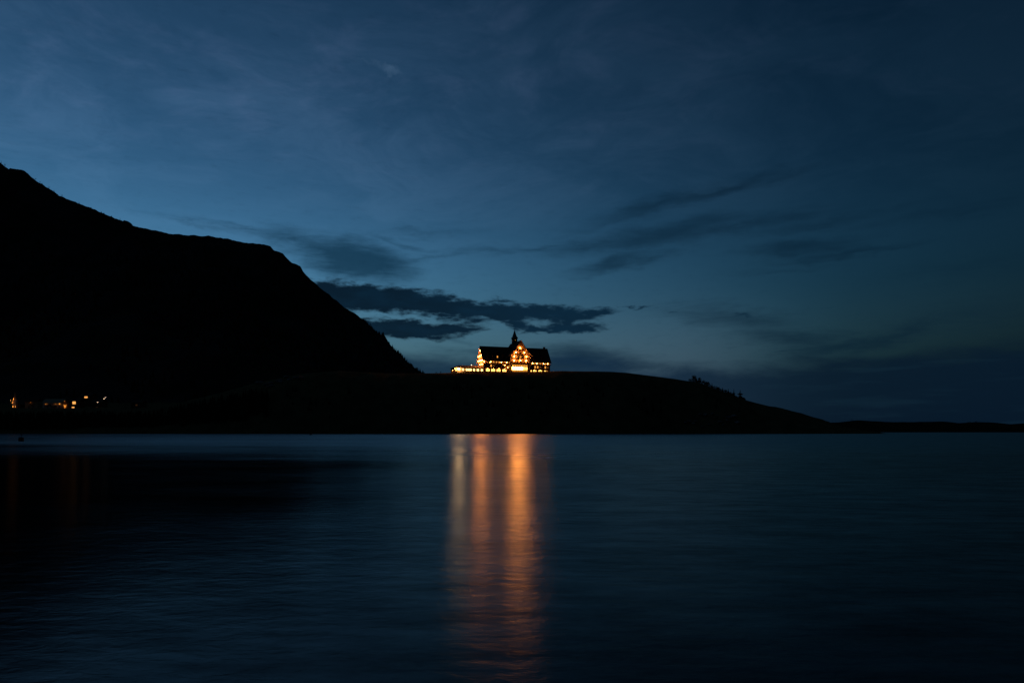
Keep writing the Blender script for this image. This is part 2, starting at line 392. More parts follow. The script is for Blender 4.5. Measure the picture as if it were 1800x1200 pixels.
for k in range(1, 5):
    fv += [((px - CX) / FPX * FAR_Y, FAR_Y + 120 * k, far_top(px) * (1 - k / 4.0) - (k / 4.0)) for px in fp]
nf = len(fp)
ff = [(j * nf + i, j * nf + i + 1, (j + 1) * nf + i + 1, (j + 1) * nf + i) for j in range(len(ft) + 3) for i in range(nf - 1)]
fo = MB().add(fv, ff).build('far_shore', M['farland'], smooth_=True); fo['kind'] = 'structure'

# ------------------------------------------------------------------ the hotel
ROT = R(19.0); ct, st = math.cos(ROT), math.sin(ROT)
HX, HY, HZ = -22.8, 548.0, 49.0
def lx(px, y):                                # local x along the facade that lies on this line of sight
    k = (px - CX) / FPX
    return (k * (HY + ct * y) - HX + st * y) / (ct - k * st)
def lz(py, x, y): return CAM_Z + (HORIZON - py) / FPX * (HY + st * x + ct * y) - HZ
hotel = thing('hotel', 'grand gabled hotel with pointed bell tower, glowing with golden lights on the dark hilltop', 'hotel', (HX, HY, HZ), ROT)
L, DP, EAVE, RIDGE = 57.5, 16.5, 10.4, 21.9
GC, GH = lx(914.8, -4.0), 8.2                 # centre of the cross gable
slope = (RIDGE - 9.2) / 9.25
pent = [(0, -3), (DP, -3), (DP, EAVE - .15), (DP / 2, RIDGE - .35), (0, EAVE - .15)]
MB().prism(pent, 'x', 0, L).build('wall', M['wall'], hotel)
MB().prism([(.02, .6), (DP - .02, .6), (DP - .02, EAVE - .2), (DP / 2, RIDGE - .45), (.02, EAVE - .2)], 'x', -.03, -.003).build('brightened_end', M['lit_end'], hotel)  # added panel, paler than the wall so the end gable looks evenly lit
MB().box(-.12, L + .12, -.12, DP + .12, -3, .55).build('foundation', M['stone'], hotel)
def roof_poly(pts, th):
    return pts + [(u, z - th) for u, z in reversed(pts)]
MB().prism(roof_poly([(-1.0, 9.2), (.6, 11.15), (DP / 2, RIDGE), (DP - .6, 11.15), (DP + 1.0, 9.2)], .32), 'x', -.9, L + .9).build('roof', M['roof'], hotel)
MB().box(-1.0, L + 1.0, DP / 2 - .16, DP / 2 + .16, RIDGE - .1, RIDGE + .14).build('ridge_cap', M['roof'], hotel)
for x in (-.98, L + .9):                      # barge boards of the end gables
    b = MB()
    for sgn in (1, -1):
        a = [(DP / 2 + sgn * (DP / 2 + 1.05), 9.1), (DP / 2, RIDGE + .05)]
        b.prism([a[0], a[1], (a[1][0], a[1][1] - .6), (a[0][0], a[0][1] - .55)], 'x', x, x + .08)
    b.build('barge_board', M['trim'], hotel)
cross = [(-9.9, 13.9), (-4.9, 19.0), (0, 26.4), (4.9, 19.0), (9.9, 13.9)]
gpoly = [(GC - GH, -3), (GC + GH, -3), (GC + GH, 15.1), (GC + 4.9, 18.5), (GC, 25.8), (GC - 4.9, 18.5), (GC - GH, 15.1)]
MB().prism(gpoly, 'y', -4, 20.5).build('gable_wall', M['wall'], hotel)
MB().prism(roof_poly([(GC + u, z) for u, z in cross], .3), 'y', -5.9, 21.6).build('gable_roof', M['roof'], hotel)
bb = MB()
for sgn in (1, -1):
    for (u0, z0), (u1, z1) in zip(cross[:2], cross[1:3]):
        bb.prism([(GC + sgn * -u0, z0 + .04), (GC + sgn * -u1, z1 + .04), (GC + sgn * -u1, z1 - .62), (GC + sgn * -u0, z0 - .62)], 'y', -6.0, -5.9)
bb.build('barge_board', M['trim'], hotel)
for sgn in (1, -1):                           # carved brackets under the eaves of the cross gable
    MB().prism([(GC + sgn * 8.2, 12.2), (GC + sgn * 8.35, 12.0), (GC + sgn * 9.7, 13.6), (GC + sgn * 9.5, 13.75)], 'y', -5.8, -5.4).build('eave_bracket', M['timber'], hotel)
# bell tower
TX, TY = 30.3, 11.5
MB().box(TX - 1.85, TX + 1.85, TY - 1.85, TY + 1.85, 20, 29.6).build('tower', M['timber'], hotel)
tower = hotel.children[-1]
MB().box(TX - 2.25, TX + 2.25, TY - 2.25, TY + 2.25, 29.6, 30.1).build('cornice', M['trim'], tower)
MB().add([(TX + sx_ * r, TY + sy_ * r, z) for r, z in ((2.35, 30.1), (1.45, 31.6), (.72, 34.4), (.05, 37.0)) for sx_, sy_ in ((-1, -1), (1, -1), (1, 1), (-1, 1))],
         [(k * 4 + i, k * 4 + (i + 1) % 4, k * 4 + 4 + (i + 1) % 4, k * 4 + 4 + i) for k in range(3) for i in range(4)] + [(0, 3, 2, 1), (12, 13, 14, 15)]).build('spire', M['copper'], tower)
MB().tube((TX, TY, 36.9), (TX, TY, 38.0), .07, .04, 6).build('finial', M['iron'], tower)
for dxx in (-.9, 0, .9):
    MB().box(TX + dxx - .3, TX + dxx + .3, TY - 1.93, TY - 1.86, 26.6, 28.7).build('louvre', M['iron'], tower)
MB().box(TX - .12, TX + .12, TY - 1.99, TY - 1.94, 28.1, 28.5).build('tower_window', M['pane_warm'], tower)
cx0 = 55.4
ch = MB().box(cx0 - .75, cx0 + .75, 7.4, 8.7, 18, 23.0).build('chimney', M['stone'], hotel)
MB().box(cx0 - .9, cx0 + .9, 7.25, 8.85, 23.0, 23.3).build('chimney_cap', M['stone'], ch)

# windows: one frame mesh and one pane mesh, copied
_wm = {}
def window(x, y, z, wd, ht, pane, parent=None, side=False, bars=1):
    """window with its centre-bottom at x, y, z on a wall facing -y (or -x when side)"""
    parent = parent or hotel
    key = (round(wd, 2), round(ht, 2), bars)
    if key not in _wm:
        f = MB(); t = .11
        f.box(-wd / 2 - t, -wd / 2, -.1, .02, -t, ht + t).box(wd / 2, wd / 2 + t, -.1, .02, -t, ht + t)
        f.box(-wd / 2, wd / 2, -.1, .02, ht, ht + t).box(-wd / 2 - .05, wd / 2 + .05, -.16, .02, -t, 0)
        for k in range(bars):
            c_ = -wd / 2 + wd * (k + 1) / (bars + 1); f.box(c_ - .035, c_ + .035, -.08, .02, 0, ht)
        f.box(-wd / 2, wd / 2, -.075, .018, ht * .55 - .03, ht * .55 + .03)
        _wm[key] = (f.mesh('window', M['trim']), {})
    fm, pm = _wm[key]
    if pane not in pm: pm[pane] = MB().box(-wd / 2, wd / 2, -.045, -.015, 0, ht).mesh('pane', M[pane])
    o = link('window', fm, parent, (x, y, z), R(-90) if side else 0)
    link('pane', pm[pane], o)
    return o
_lm = {}
def lantern(x, y, z, r=.3, mat='bulb', up=.7, side=False, parent=None):
    key = (r, mat, up)
    if key not in _lm:
        b = MB().tube((0, 0, r * .9), (0, 0, r + up), .05, n=6).lathe([(.1, r * .75), (r * .7, r * .8), (.12, r * 1.35)], 8)
        g = MB().lathe([(r * .1, -r), (r * .62, -r * .78), (r * .95, -r * .3), (r, .1 * r), (r * .8, r * .6), (r * .4, r * .8)], 10)
        _lm[key] = (b.mesh('lantern', M['iron']), g.mesh('globe', M[mat], True))
    o = link('lantern', _lm[key][0], parent or hotel, (x, y, z)); link('globe', _lm[key][1], o)
    return o
def dim(): return rng.choice(['glass', 'glass', 'pane_low', 'pane_low', 'pane_warm'])
# gallery along the front under the eaves
for xa, xb in ((-.3, GC - GH - .05), (GC + GH + .05, L + .6)):
    g = MB().box(xa, xb, -1.5, -.02, 7.05, 7.3).build('gallery', M['timber'], hotel)
    r_ = MB().box(xa, xb, -1.5, -1.42, 8.0, 8.1)
    n = int((xb - xa) / .42)
    for i in range(n): r_.box(xa + (i + .2) * .42, xa + (i + .72) * .42, -1.48, -1.44, 7.3, 8.0)
    r_.build('railing', M['timber'], g)
    for i in range(int((xb - xa) / 4.6) + 1):
        xx = min(xb - .25, xa + .1 + i * 4.6); MB().box(xx, xx + .2, -1.41, -1.2, 7.3, 9.05).build('post', M['timber'], g)
    MB().box(xa, xb, -.10, -.01, 3.7, 3.95).build('belt_course', M['timber'], hotel)
left_x = [1.8 + 2.25 * i for i in range(10)]; right_x = [GC + GH + 1.6 + 2.25 * i for i in range(8)]
for i, x in enumerate(left_x + right_x):
    if x > L - .8: continue
    window(x, 0, 7.75, 1.1, 1.6, rng.choice(['pane_warm', 'pane_low', 'pane_warm']))  # glowing panes added to fill out the band of lamplit wall
    window(x, 0, 4.6, 1.15, 1.75, dim())
    MB().box(x - 1.2, x - 1.04, -.06, -.005, 3.95, 7.05).build('half_timber_post', M['timber'], hotel)
# ground floor: bright groups of windows, then lower faint ones
for px, wd, pane in ((856, 1.5, 'pane_lit'), (859.3, 1.2, 'pane_lit'), (865, 1.4, 'pane_lit'), (868.6, 1.3, 'pane_lit'), (874.5, 1.3, 'pane_lit'), (878, 1.3, 'pane_lit'), (884.8, 1.4, 'pane_lit'), (888.4, 1.3, 'pane_lit'),
                     (933.6, .8, 'pane_lit'), (938.4, 1.2, 'pane_lit'), (941.4, 1.2, 'pane_lit'), (947.8, 1.4, 'pane_lit'), (951.2, 1.2, 'pane_lit'), (958, 1.3, 'pane_lit'), (961.3, 1.0, 'pane_warm')):
    window(lx(px, 0), 0, 1.05, wd, 1.7, pane)
for px in (856.5, 867.5, 877, 887, 939.5, 950):
    lantern(lx(px, -.45), -.45, 3.15, .11, 'bulb_soft', .3)
# lanterns under the eaves
for px, mat in ((851.2, 'bulb'), (862.3, 'bulb'), (881.3, 'bulb'), (890.5, 'bulb_soft'), (936.2, 'bulb_soft'), (943.6, 'bulb_soft'), (955.8, 'bulb_soft'), (962.6, 'bulb_soft')):
    lantern(lx(px, -.75), -.75, 8.45, .27, mat, .45)
lantern(lx(887.5, -.5), -.5, 6.2, .2, 'bulb_soft', .5); lantern(lx(892.5, -.6), -.6, 4.4, .2, 'bulb_soft', .5)
# end gable facing the lake's left shore
for y, z in ((2.4, 7.6), (5.6, 7.6), (8.25, 7.6), (10.9, 7.6), (14.1, 7.6), (2.4, 4.4), (6.3, 4.4), (10.2, 4.4), (14.1, 4.4), (4.6, 11.2), (8.25, 11.2), (11.9, 11.2), (6.8, 15.0), (9.7, 15.0)):
    window(0, y, z, 1.1, 1.6, rng.choice(['pane_warm', 'pane_low']), side=True)
for y, z in ((4.0, 14.3), (8.25, 13.9), (12.4, 13.6), (1.2, 9.9), (5.2, 10.1), (9.2, 10.1), (13.2, 10.1), (8.25, 18.2), (2.0, 6.6), (8.25, 6.6)):
    lantern(-.75, y, z, .27, 'bulb' if z > 7 else 'bulb_soft', .3)
    MB().box(-.8, -.01, y - .03, y + .03, z + .5, z + .58).build('lamp_arm', M['iron'], hotel)
for z0, ya, yb in ((10.75, 1.2, 15.3),):
    MB().box(-.09, -.01, ya, yb, z0, z0 + .22).build('belt_course', M['timber'], hotel)
# cross gable: four tiers of balconies
for z, hw, nw in ((8.0, 8.1, 5), (11.4, 7.7, 5), (14.7, 5.9, 3), (18.1, 3.3, 1)):
    bl = MB().box(GC - hw, GC + hw, -5.5, -4.0, z - .25, z).build('balcony', M['timber'], hotel)
    r_ = MB().box(GC - hw, GC + hw, -5.5, -5.42, z + .85, z + .95)
    n = int(2 * hw / .42)
    for i in range(n): r_.box(GC - hw + (i + .2) * .42, GC - hw + (i + .75) * .42, -5.48, -5.44, z, z + .85)
    r_.build('railing', M['timber'], bl)
    for i in range(nw):
        x = GC + (i - (nw - 1) / 2) * (2 * hw / max(nw, 1)) * .92
        window(x, -4, z + .35, 1.25, 1.75, rng.choice(['pane_low', 'pane_warm', 'glass', 'pane_low']))
for px, py in ((914.5, 611.4), (907.2, 619), (921.8, 619.6), (904, 626), (925.5, 626.8), (904, 633.4), (914.8, 633.6), (925, 633.8)):
    x = lx(px, -4.75); lantern(x, -4.75, lz(py, x, -4.75), .31, 'bulb', .6)
lantern(lx(932.8, -4.6), -4.6, 12.4, .16, 'bulb_soft', .5); lantern(lx(905.6, -4.75), -4.75, 16.0, .12, 'bulb_soft', .4)
for u in (-5.9, -2.6, 2.6, 5.9):
    MB().box(GC + u - .14, GC + u + .14, -4.08, -4.005, 8.0, 15.0 if abs(u) > 5 else 20.0).build('half_timber_post', M['timber'], hotel)
# great hall window
HC, HW_, cols = GC - .65, 6.75, 7
cw = 2 * HW_ / cols
for r_i, (za, zb, pane) in enumerate(((1.0, 2.5, 'pane_hall_dim'), (2.62, 4.75, 'pane_hall'), (4.87, 6.7, 'pane_hall_dim'))):
    for c_i in range(cols):
        xw = HC - HW_ + (c_i + .5) * cw
        p_ = pane
        if pane == 'pane_hall' and c_i in (5, 6): p_ = 'pane_lit'
        window(xw, -4, za, cw - .26, zb - za - .1, p_, bars=2)
MB().box(HC - HW_ - .3, HC + HW_ + .3, -4.35, -4.02, 6.85, 7.25).build('hall_lintel', M['timber'], hotel)
for u in (-7.9, 7.9):
    MB().box(GC + u - .35, GC + u + .35, -5.4, -4.6, -3, 7.75).build('balcony_pier', M['stone'], hotel)
# dormers
def dormer(x, z0, pane):
    wd, ht = 1.5, 1.7
    yf = (z0 - 9.2) / slope - 1.0 - .35; yb = yf + 3.0
    d = MB().box(x - wd / 2, x + wd / 2, yf, yb, z0 - .5, z0 + ht).build('dormer', M['timber'], hotel)
    MB().prism([(x - wd / 2 - .3, z0 + ht - .15), (x, z0 + ht + .95), (x + wd / 2 + .3, z0 + ht - .15), (x + wd / 2 + .3, z0 + ht - .02), (x, z0 + ht + 1.1), (x - wd / 2 - .3, z0 + ht - .02)], 'y', yf - .3, yb).build('dormer_roof', M['roof'], d)
    MB().box(x - .42, x + .42, yf - .05, yf - .01, z0 + .15, z0 + 1.45).build('pane', M[pane], d)
lit_x = lx(874.4, .8)
for x in (3.2, 7.4, lit_x, 15.6, 19.8): dormer(x, 12.1, 'pane_warm' if x == lit_x else 'glass')
for x in (5.3, 9.5, 13.7, 17.9): dormer(x, 15.6, 'glass')
for x in (GC + 13, GC + 17.2, GC + 21.4): dormer(x, 12.1, 'glass')
for x in (GC + 15.1, GC + 19.3): dormer(x, 15.6, 'glass')
# low annex on the left
AX0 = -24.0
MB().box(AX0, -.02, 1, 12, -3, 3.2).build('annex_wall', M['brown'], hotel)
MB().add([(AX0 - .7, .3, 3.2), (-.05, .3, 3.2), (-.05, 12.7, 3.2), (AX0 - .7, 12.7, 3.2), (AX0 - .7, .3, 3.42), (-.05, .3, 3.42), (-.05, 12.7, 3.42), (AX0 - .7, 12.7, 3.42), (AX0 + 5, 6.5, 5.6), (-.05, 6.5, 5.6)],
         [(3, 2, 1, 0), (0, 1, 5, 4), (3, 7, 6, 2), (0, 4, 7, 3), (1, 2, 6, 9, 5), (4, 5, 9, 8), (6, 7, 8, 9), (7, 4, 8)]).build('annex_roof', M['roof'], hotel)
for px, wd in ((814, 1.5), (820.4, 1.45), (824, 1.45), (827.4, 1.45), (833.2, 1.5), (840, 1.7), (847, 1.6)):
    window(lx(px, 1), 1, .95, wd, 1.6, 'pane_annex')
window(lx(801.8, 1), 1, .5, 1.3, 1.9, 'pane_lit')
fx = lx(806.8, .2); fl = MB().box(fx - .45, fx + .45, .35, .98, 2.75, 2.95).build('floodlight', M['iron'], hotel)
MB().lathe([(.05, -.55), (.4, -.45), (.56, -.1), (.5, .2), (.1, .34)], 12, (fx, .45, 2.35)).build('lens', M['bulb_yellow'], fl, smooth_=True)
px_ = lx(829, 3); ml = MB().tube((px_, 3, 4.2), (px_, 3, 5.6), .06, n=6).build('roof_lamp', M['iron'], hotel)
MB().lathe([(.04, -.16), (.16, -.08), (.18, .05), (.05, .18)], 10, (px_, 3, 5.8)).build('globe', M['bulb_white'], ml, smooth_=True)
vx = lx(831.5, 6); MB().box(vx - .3, vx + .3, 5.7, 6.3, 5, 7.2).build('flue', M['stone'], hotel)
tw0 = lx(793.3, -.6); tw1 = lx(799, -.6)
MB().box(tw0, tw1, -.6, -.3, -2, .55).build('terrace_wall', M['stone'], hotel)
for i in range(4):
    MB().box(tw1 + .05, tw1 + 2.4, -.6 + .3 * i, -.3 + .3 * i - .004, -2, .12 + .16 * i).build('step', M['stone'], hotel)
lantern(lx(799.8, -.1), -.1, 2.05, .16, 'bulb_soft', .5); lantern(lx(795.5, -.8), -.9, .9, .12, 'bulb_soft', .2)

# ------------------------------------------------------------------ trees
def conifer_mesh(hgt, wid, seed, tiers=11, ragged=.35):
    r = random.Random(seed); b = MB()
    for k in range(tiers):
        f = k / (tiers - 1); z = hgt * (.13 + .83 * f); rad = wid * (1 - f) ** .85 * (1 + ragged * (r.random() - .5) * 2) + .04 * wid
        n = 8
        for i in range(n):
            a = 2 * math.pi * (i + r.random() * .7) / n; l = rad * (.6 + .55 * r.random()); dr = l * (.3 + .35 * r.random())
            ca, sa = math.cos(a), math.sin(a); wv = l * .45
            tip = (ca * l, sa * l, z - dr)
            b.add([(0, 0, z + hgt * .035), (ca * l * .55 - sa * wv, sa * l * .55 + ca * wv, z - dr * .4), tip, (ca * l * .55 + sa * wv, sa * l * .55 - ca * wv, z - dr * .4)], [(0, 1, 2, 3)])
    b.tube((0, 0, hgt * .9), (0, 0, hgt), wid * .07, .01, 5)
    return b
def bush_mesh(hgt, wid, seed, n=260, base=.12):
    r = random.Random(seed); b = MB()
    lob = [(r.gauss(0, .36) * wid, r.gauss(0, .36) * wid, hgt * (base + .18 + .6 * r.random()), wid * (.35 + .3 * r.random())) for _ in range(7)]
    for _ in range(n):
        cx_, cy_, cz_, cr = r.choice(lob)
        v = Vector((r.gauss(0, 1), r.gauss(0, 1), r.gauss(0, 1))).normalized() * cr * (.5 + .5 * r.random())
        c = Vector((cx_, cy_, min(hgt, max(hgt * base, cz_ + v.z * .8)))) + Vector((v.x, v.y, 0))
        u = Vector((r.gauss(0, 1), r.gauss(0, 1), r.gauss(0, 1))).normalized(); w_ = u.orthogonal().normalized(); s_ = max(.09, min(hgt, wid) * .075)
        b.add([c - u * s_, c + w_ * s_ * .7, c + u * s_, c - w_ * s_ * .7], [(0, 1, 2, 3)])
    return b
def conifer(name, label, base, hgt, wid, seed, group, ragged=.35, tiers=11, cat='tree'):
    t = thing(name, label, cat, base, rng.random() * 6, group)
    conifer_mesh(hgt, wid, seed, tiers, ragged).build('crown', M['needles'], t)
    MB().tube((0, 0, -.6), (0, 0, hgt * .92), hgt * .022 + .03, .02, 6).build('trunk', M['bark'], t)
    return t
def bushy(name, label, base, hgt, wid, seed, group, cat='tree', n=260):
    t = thing(name, label, cat, base, 0, group)
    bush_mesh(hgt, wid, seed, n).build('crown', M['leaves'], t)
    b = MB().tube((0, 0, -.5), (0, 0, hgt * .6), hgt * .03 + .03, hgt * .012, 6)
    for k in range(4): b.tube((0, 0, hgt * (.2 + .08 * k)), (wid * .4 * math.cos(k * 1.7), wid * .4 * math.sin(k * 1.7), hgt * (.5 + .08 * k)), hgt * .014, hgt * .005, 5)
    b.build('trunk', M['bark'], t)
    return t
def on_hill(px, Y):
    x = (px - CX) / FPX * Y; return (x, Y, hill(x, Y))
G1 = 'trees on the right shoulder of the hill'
def hill_height(px, py_top, Y): return CAM_Z + (HORIZON - py_top) / FPX * Y - on_hill(px, Y)[2]
for i, (px, top, wpx, kind, label) in enumerate([
    (1218.5, 662, 4.6, 'b', 'broad round-topped tree where the hill first drops to the right, biggest of its clump'),
    (1224.6, 664.5, 1.6, 'c', 'thin spike of a conifer squeezed between the two broad clump trees on the hill'),
    (1229, 665.5, 3.8, 'b', 'second broad tree of the clump, right of the round-topped tree on the hill'),
    (1238.5, 669, 3.0, 'b', 'low bushy tree just downhill of the broad clump'),
    (1244, 673.5, 3.0, 'b', 'low spreading tree on the steep bit below the broad clump'),
    (1251.5, 674.5, 1.5, 'c', 'thin lone conifer spike halfway down the steep bit of the hill crest'),
    (1261.5, 683, 3.2, 'b', 'squat rounded tree in the dip beyond the thin lone spike'),
    (1270, 682.5, 1.8, 'c', 'slanting conifer tip just beyond the squat rounded tree'),
    (1276, 686.5, 2.6, 'b', 'dense short tree filling the gap between two conifer tips'),
    (1280.2, 684.5, 1.8, 'c', 'sharp conifer tip left of the narrow dark conifer on the crest'),
    (1285, 690, 2.4, 'c', 'short wide conifer leaning on its narrow dark neighbour'),
    (1290, 685, 2.2, 'c', 'narrow dark conifer second to last down the hill crest'),
    (1301.2, 686.5, 3.6, 'r', 'tall ragged conifer with stepped branches, last one down the hill crest')]):
    wpx *= 1.6 if kind == 'b' else 2.1
    Y = CREST_Y + 3 + (i % 3) * 1.5; base = on_hill(px, Y); hgt = max(2.0, hill_height(px, top, Y)) + 1.1; wid = wpx * Y / FPX
    if kind == 'b': bushy('broadleaf_tree', label, base, hgt, wid, 40 + i, G1, n=900)
    else: conifer('conifer', label, base, hgt, wid, 40 + i, G1, .8 if kind == 'r' else .35, 8 if kind == 'r' else 11)
for px, top, wpx, label in ((767, 653.8, 2.2, 'small dark shrub on the bare hilltop, the lower one left of the hotel annex'), (774.8, 652.6, 2.4, 'small rounded shrub on the bare hilltop nearest the hotel annex')):
    Y = CREST_Y + 4; base = on_hill(px, Y)
    bushy('shrub', label, base, max(1.1, hill_height(px, top, Y)), wpx * Y / FPX, int(px), 'shrubs on the hilltop', 'shrub', 160)
G2 = 'trees standing on the mountain skyline'
for i, (px, top, kind, label) in enumerate([
    (2, 281, 'c', 'bare-topped tree on the highest point of the mountain skyline, at the photo edge'),
    (8.5, 285.5, 'b', 'feathery bush just right of the highest skyline point'),
    (62, 312.5, 'b', 'faint wispy bush above the first steep drop of the mountain skyline'),
    (70, 318.5, 'b', 'airy bush left of the dark pair on the upper mountain ridge'),
    (73.8, 321, 'c', 'dark stubby conifer on the upper mountain ridge'),
    (86, 327.5, 'b', 'spreading dark bush downhill of the stubby conifer'),
    (95, 333.5, 'c', 'tiny tree tip before the small rock step of the mountain ridge'),
    (109, 341, 'b', 'hazy shrub just past the small rock step of the ridge'),
    (139, 354.5, 'c', 'little tree tip a third of the way down the smooth ridge'),
    (160, 363.5, 'c', 'little tree tip midway down the smooth ridge'),
    (178, 371, 'c', 'left of the paired tree tips above the lone standing tree'),
    (182.6, 373, 'c', 'right of the paired tree tips above the lone standing tree'),
    (196, 379, 'c', 'low tree tip shortly before the lone standing tree'),
    (211, 382.5, 'c', 'lone standing tree just left of the rock knob on the mountain ridge')]):
    z0 = ridge(px); x = (px - CX) / FPX * RIDGE_Y; hgt = max(3.0, CAM_Z + (HORIZON - top) / FPX * RIDGE_Y - z0 + .5)
    if kind == 'b': bushy('ridge_bush', label, (x, RIDGE_Y, z0 - .4), hgt, 2.6, 100 + i, G2, n=110)
    else: conifer('ridge_conifer', label, (x, RIDGE_Y, z0 - .4), hgt, 1.3, 100 + i, G2, .5, 7)
G3 = 'trees on the lower right edge of the mountain'
for i, (px, top, label) in enumerate([
    (690.5, 604.5, 'topmost small tree on the steep lower edge of the mountain'), (705.5, 620, 'pointed conifer above the rest halfway along the lower mountain edge'), (711, 626.5, 'slim conifer just below the pointed conifer on the mountain edge'),
    (715.5, 629, 'close neighbour of the slim conifer on the mountain edge'), (722, 637, 'conifer in the dense dark stretch of the lower mountain edge'), (734.5, 645, 'wide dark conifer near the bottom of the mountain edge'),
    (739, 646.5, 'conifer standing clear where the mountain edge meets the hill'), (744.5, 650.5, 'last small conifer where the mountain edge runs out behind the hill')]):
    z0 = ridge(px); x = (px - CX) / FPX * RIDGE_Y; hgt = max(5.0, CAM_Z + (HORIZON - top) / FPX * RIDGE_Y - z0 + 1)
    conifer('mountain_conifer', label, (x, RIDGE_Y - 2, z0 - 1), hgt, 2.3, 130 + i, G3, .35, 8)
G4 = 'trees on the low far shore'
for i, (px, top, wd, label) in enumerate([
    (1496.5, 736, 2.0, 'round dark tree standing up from the low far shore, tallest there'), (1499.5, 736.8, 1.5, 'smaller tree touching the tallest tree on the far shore'), (1443.5, 740.8, 1.6, 'tiny tree where the hill meets the far shore'),
    (1703.5, 741.5, 2.2, 'first bump of treetops on the far shore toward the photo edge'), (1716, 740.2, 2.2, 'higher bump of treetops on the far shore toward the photo edge'), (1753.5, 742.2, 2.0, 'last small treetop on the far shore before the photo edge')]):
    z0 = far_top(px); x = (px - CX) / FPX * FAR_Y
    bushy('shore_tree', label, (x, FAR_Y, z0 - .6), max(2.5, CAM_Z + (HORIZON - top) / FPX * FAR_Y - z0 + .8), wd, 150 + i, G4, n=150)
# low brush between the crest trees, one mass
b_ = MB()
for _ in range(5200):
    px = 1214 + 96 * rng.random() ** .9; Y = CREST_Y + rng.uniform(-7, 4); x, y, z = on_hill(px, Y)
    hh = (1.1 + 1.5 * (mn.noise(Vector((px * .21, 4.1, 0))) + .5)) * (1.15 if px < 1290 else .5)
    c = Vector((x, y, z + max(.0, hh) * rng.random())); u = Vector((rng.gauss(0, 1), rng.gauss(0, 1), rng.gauss(0, 1))).normalized(); v_ = u.orthogonal().normalized()
    b_.add([c - u * .22, c + v_ * .15, c + u * .22, c - v_ * .15], [(0, 1, 2, 3)])
br = b_.build('hillside_brush', M['leaves']); br['kind'] = 'stuff'
# far-off forest as one mass
def forest(name, pts, mat):
    b = MB()
    for x, y, z, hh in pts:
        r = hh * (.16 + .1 * rng.random()); a0 = rng.random() * 6
        for zz, rr, tp in ((.08, 1, .62), (.38, .72, .85), (.66, .45, 1.0)):
            ring = [(x + r * rr * math.cos(a0 + k * 1.2566) * (.75 + .5 * rng.random()), y + r * rr * math.sin(a0 + k * 1.2566), z + hh * zz - .6) for k in range(5)]
            b.add(ring + [(x, y, z + hh * tp)], [(k, (k + 1) % 5, 5) for k in range(5)])
    o = b.build(name, mat); o['kind'] = 'stuff'; return o
pts = []
while len(pts) < 3600:
    px = rng.uniform(-300, 800); t = rng.random() ** .8
    x, y, z = mountain(px, t)
    if z < 3 or fbm(x, y, .006, 3) < -.12 + .25 * t * (px < 620): continue
    if t > .985 and px < 640: continue
    hh = rng.uniform(6, 13) * (1 - .35 * t)
    if t > .93 and px < 640: hh *= .4
    pts.append((x, y, z, hh))
for _ in range(160):
    px = rng.uniform(640, 748); pts.append(((px - CX) / FPX * RIDGE_Y, RIDGE_Y - rng.random() * 14, ridge(px) - rng.random() * 6, rng.uniform(4.5, 8)))
fo_ = forest('mountain_forest', pts, M['needles'])
pts = []
while len(pts) < 900:
    Y = rng.uniform(486, 600); px = rng.uniform(-150, 470); x = (px - CX) / FPX * Y; z = hill(x, Y); hh = rng.uniform(5, 11)
    lim = 719 if px < 260 else 719 - (px - 260) * .22
    if HORIZON - (z + hh - CAM_Z) / Y * FPX < lim: continue
    pts.append((x, Y, z, hh))
for _ in range(420):
    Y = rng.uniform(488, 533); px = rng.uniform(470, 1420); x = (px - CX) / FPX * Y; z = hill(x, Y); hh = rng.uniform(2, 5.5)
    if z < 1 or (fbm(x, Y, .02, 3) < .05): continue
    if HORIZON - (z + hh - CAM_Z) / Y * FPX < np.interp(px, cxs, cys) + 10: continue
    pts.append((x, Y, z, hh))
forest('shore_woodland', pts, M['needles'])

# ------------------------------------------------------------------ rocks
def rock_mesh(seed):
    r = random.Random(seed); b = MB(); n, k = 9, 5
    prof = [(.25, -.5), (.9, -.3), (1.0, .1), (.7, .45), (.15, .62)]
    vs = [(rr * math.cos(2 * math.pi * i / n) * (.75 + .5 * r.random()), rr * math.sin(2 * math.pi * i / n) * (.75 + .5 * r.random()), zz * (.8 + .4 * r.random())) for rr, zz in prof for i in range(n)]
    fs = [(j * n + i, j * n + (i + 1) % n, (j + 1) * n + (i + 1) % n, (j + 1) * n + i) for j in range(k - 1) for i in range(n)] + [tuple(range(n - 1, -1, -1)), tuple(range((k - 1) * n, k * n))]
    return b.add(vs, fs)
rms = [rock_mesh(i).mesh('rock', M['rock']) for i in range(4)]
for i in range(16):
    px = 1205 + i * 6 + rng.uniform(-2, 2); Y = 486 + rng.uniform(-1, 7); x = (px - CX) / FPX * Y
    o = link('rock', rms[i % 4], None, (x, Y, max(.1, hill(x, Y)) + .2), rng.random() * 6); s_ = rng.uniform(.8, 1.9); o.scale = (s_ * 1.4, s_, s_ * .8)
    tag(o, 'pale boulder at the waterline below the trees on the right side of the hill', 'rock', 'boulders along the foot of the hill')
for i in range(14):
    px = rng.uniform(455, 530); Y = rng.uniform(505, 527); x = (px - CX) / FPX * Y
    o = link('rock', rms[i % 4], None, (x, Y, hill(x, Y) + .2), rng.random() * 6); s_ = rng.uniform(1.0, 2.4); o.scale = (s_ * 1.5, s_, s_)
    tag(o, 'pale grey crag on the dark slope between the town and the hotel hill', 'rock', 'crags on the dark slope left of the hill')

# ------------------------------------------------------------------ town at the left
TY_ = 600.0
def town(px, Y=TY_):
    x = (px - CX) / FPX * Y; return x, hill(x, Y)
def tz(py, Y=TY_): return CAM_Z + (HORIZON - py) / FPX * Y
U = TY_ / FPX
